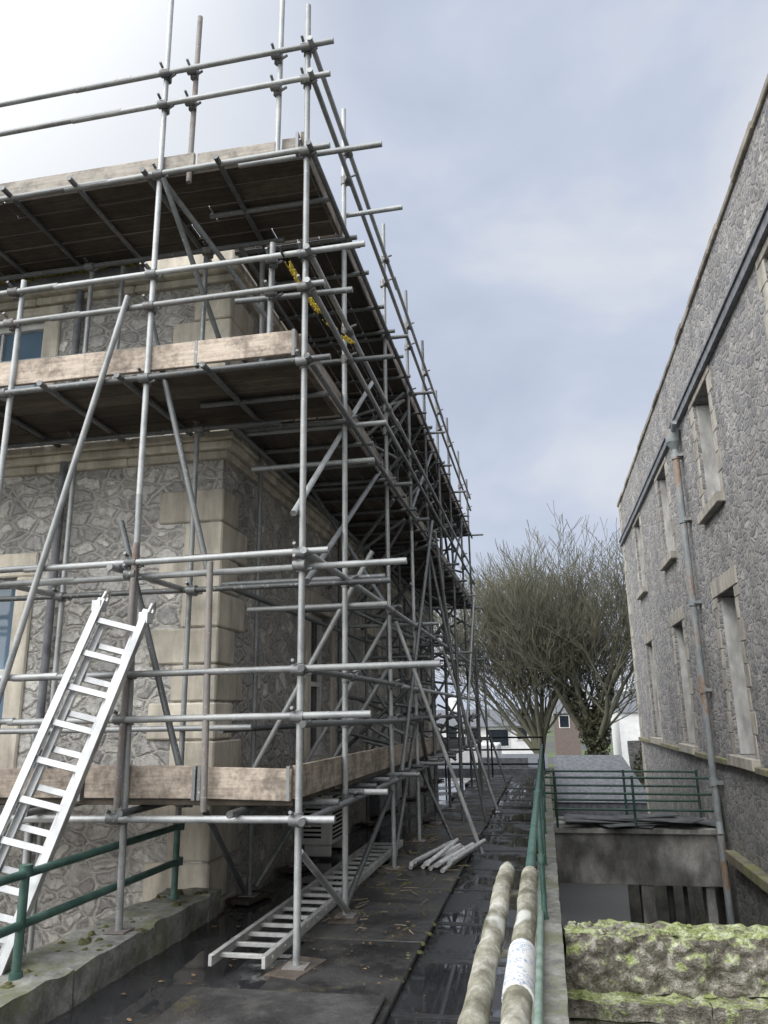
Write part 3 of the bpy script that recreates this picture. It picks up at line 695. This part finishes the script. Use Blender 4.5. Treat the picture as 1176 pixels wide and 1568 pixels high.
g.obj('mossy_parapet_wall',mm.m)
g=MB();g.bb(.03,.30,2.2,5.9,-1.7,-.8);g.obj('lead_lined_gutter',M_lead)

# ------------------------------------------------------------------ TREES
def tree(name,base,H,seed,lean,spread,mat,lv=6):
    rnd=random.Random(seed);m=MB()
    def grow(p,d,L,r,l):
        segs=3 if l<4 else 2
        for s_ in range(segs):
            wob=.19 if l else .05
            d=(d+Vector((rnd.uniform(-wob,wob),rnd.uniform(-wob,wob),rnd.uniform(-.03,.08)+(.03 if l>1 else 0)))).normalized()
            q=p+d*(L/segs);r2=max(r*(.86 if l else .92),.0105)
            m.tube(p,q,r,8 if l<2 else (5 if l<4 else 3),r2,caps=False);p=q;r=r2
            if l>=1 and l<lv and s_<segs-1:
                if rnd.random()<.97:
                    side=Vector((rnd.uniform(-1,1),rnd.uniform(-1,1),rnd.uniform(-.3,.5))).normalized()
                    grow(p,(d+side*.95).normalized(),L*.64,max(r*.5,.0105),l+1)
        if l>=lv:return
        n=9 if l==0 else (3 if l<4 else 2)
        for k in range(n):
            a=2*math.pi*(k+rnd.random()*.7)/n;sp_=spread*(.66 if l==0 else .62)*rnd.uniform(.3,1.45)
            nd=(d+Vector((math.cos(a)*sp_,math.sin(a)*sp_,.08))).normalized()
            grow(p,nd,L*(rnd.uniform(.85,1.1) if l==0 else rnd.uniform(.60,.80)),max(r*.62,.0105),l+1)
    grow(Vector(base),Vector((lean[0],lean[1],1)).normalized(),H*.25,H*.022,0)
    return m.obj(name,mat)
bm_=Mt('twig_and_bark',.9);a=bm_.noise(scale=.6,det=3);bm_.col(bm_.ramp(a.outputs[0],[(.35,(.105,.105,.08)),(.65,(.175,.17,.12))]))
t1=tree('bare_tree',(.05,38,-3.6),12.9,11,(-.10,0),.85,bm_.m)
t2=tree('bare_tree',(2.1,37,-3.6),14.0,23,(.0,0),.82,bm_.m)
def ivy(name,segs,n,mat,r):
    m=MB()
    for i in range(n):
        a,b=random.choice(segs);t=R();c=Vector(a).lerp(Vector(b),t);th=U(0,6.28);rr_=r*U(.5,1.15)*(1-.4*t)
        c+=Vector((math.cos(th)*rr_,math.sin(th)*rr_,0));s_=U(.05,.12);u_=Vector((U(-1,1),U(-1,1),U(-1,1))).normalized();v_=u_.cross(Vector((U(-1,1),U(-1,1),U(-1,1)))).normalized()
        m.face([c-u_*s_,c-v_*s_*.6,c+u_*s_,c+v_*s_*.6])
    return m.obj(name,mat)
im=simple('ivy_leaf',(.045,.048,.026),(.095,.10,.05),2,.7,bump=0,island=.5)
ivy('trunk_ivy',[((2.1,36.9,-3.6),(2.15,37,1.2)),((2.1,37,.2),(2.9,37,3.2)),((2.1,37,.2),(1.3,37,2.8)),((2.1,37,-1),(2.5,37,2.0))],4200,im,.55)
ivy('undergrowth',[((-3,34,-3.6),(4,34.6,-2.6)),((.5,35,-3.6),(6,36,-1.8)),((3.5,38,-3.6),(5,38,.5))],3800,im,1.0)

# ------------------------------------------------------------------ BACKGROUND BUILDINGS
def house(name,x0,x1,y0,y1,z1,rh,wallm,roofm,wins):
    e_=empty(name);g=MB();g.bb(x0,x1,y0,y1,-3.6,z1);g.obj('walls',wallm,e_)
    g=MB();ym=(y0+y1)/2;o=.3
    g.face([(x0-o,y0-o,z1-.1),(x1+o,y0-o,z1-.1),(x1+o,ym,z1+rh),(x0-o,ym,z1+rh)]);g.face([(x0-o,y1+o,z1-.1),(x1+o,y1+o,z1-.1),(x1+o,ym,z1+rh),(x0-o,ym,z1+rh)])
    g.face([(x0,y0,z1),(x0,y1,z1),(x0,ym,z1+rh-.1)]);g.face([(x1,y0,z1),(x1,y1,z1),(x1,ym,z1+rh-.1)])
    g.obj('roof',roofm,e_)
    f=MB();q=MB()
    for (a,b,c,d) in wins:
        f.bb(a-.08,b+.08,y0-.05,y0-.002,c-.08,d+.08);q.bb(a,b,y0-.08,y0-.052,c,d)
    if wins:f.obj('window_frames',M_white,e_);q.obj('window_panes',M_glass,e_)
    c=MB();c.bb(x0+1,x0+1.7,ym-.4,ym+.4,z1+rh-.6,z1+rh+.8);c.obj('chimney',wallm,e_)
brk=Mt('red_brick',.9);bt=brk.n('ShaderNodeTexBrick');bt.inputs['Scale'].default_value=3;bt.inputs['Color1'].default_value=(.13,.10,.09,1);bt.inputs['Color2'].default_value=(.17,.125,.11,1);bt.inputs['Mortar'].default_value=(.2,.18,.17,1)
mpp=brk.n('ShaderNodeMapping');mpp.inputs['Rotation'].default_value=(math.radians(90),0,0);brk.l(brk.tc.outputs['Object'],mpp.inputs[0]);brk.l(mpp.outputs[0],bt.inputs[0]);brk.col(bt.outputs[0])
M_wht=simple('white_render',(.66,.67,.68),(.78,.78,.78),2,.85,bump=.1)
house('white_rendered_house',-7.5,-.3,52,58,.9,1.0,M_wht,M_slate,[(-6.3,-5.7,0,.7),(-4.9,-4.3,0,.7),(-3.6,-2.4,-.4,.6),(-1.8,-1.2,0,.7)])
house('brick_house',.8,3.0,75,84,1.6,2.0,brk.m,M_slate,[(1.3,2.1,.3,1.3)])
house('white_rendered_house',7,20,80,90,1.6,2.2,M_wht,M_slate,[(10,11,.0,1.2)])
house('white_rendered_house',-22,-9.5,60,68,2.0,2.0,M_wht,M_slate,[(-13,-12,0,1)])
an=empty('flat_roofed_annexe');g=MB();g.bb(-4.5,-.2,23,33,-3.6,-.15);g.obj('walls',M_rub2,an)
g=MB();g.bb(-4.7,0,22.8,33.2,-.148,.0)
g.obj('roof',simple('grey_membrane',(.10,.112,.13),(.17,.18,.20),3,.9),an)
g=MB();g.bb(-3.4,-1.6,27,29,.002,.6);g.obj('rooflight',M_wht,an,.03)
g=MB();g.bb(-4.7,0,22.7,22.79,-.2,.12);g.bb(-2.0,-.6,24.5,25.3,.002,.3);g.obj('roof_kerb',M_lead,an)
g=MB();g.face([(.2,27,-1.2),(3.2,27,-1.2),(2.6,30,.1),(.2,30,.1)]);g.bb(.2,3.2,27.05,32,-3.6,-1.25);g.obj('slate_lean_to',M_slate)
g=MB();g.rough(4.2,16,44,44.5,-3.6,.1,.5,.05,1,2);g.rough(-2,4.2,43.5,44,-3.6,-1.2,.5,.05,1,2);g.obj('stone_boundary_wall',M_rub2)
m=MB()
for z in(.35,.7,1.0):m.tube((-2.7,20.8,z),(-.1,20.8,z),.022,8)
for x in(-2.6,-1.4,-.1):m.tube((x,20.8,0),(x,20.8,1.02),.022,8)
m.obj('end_guard_railing',M_dark)
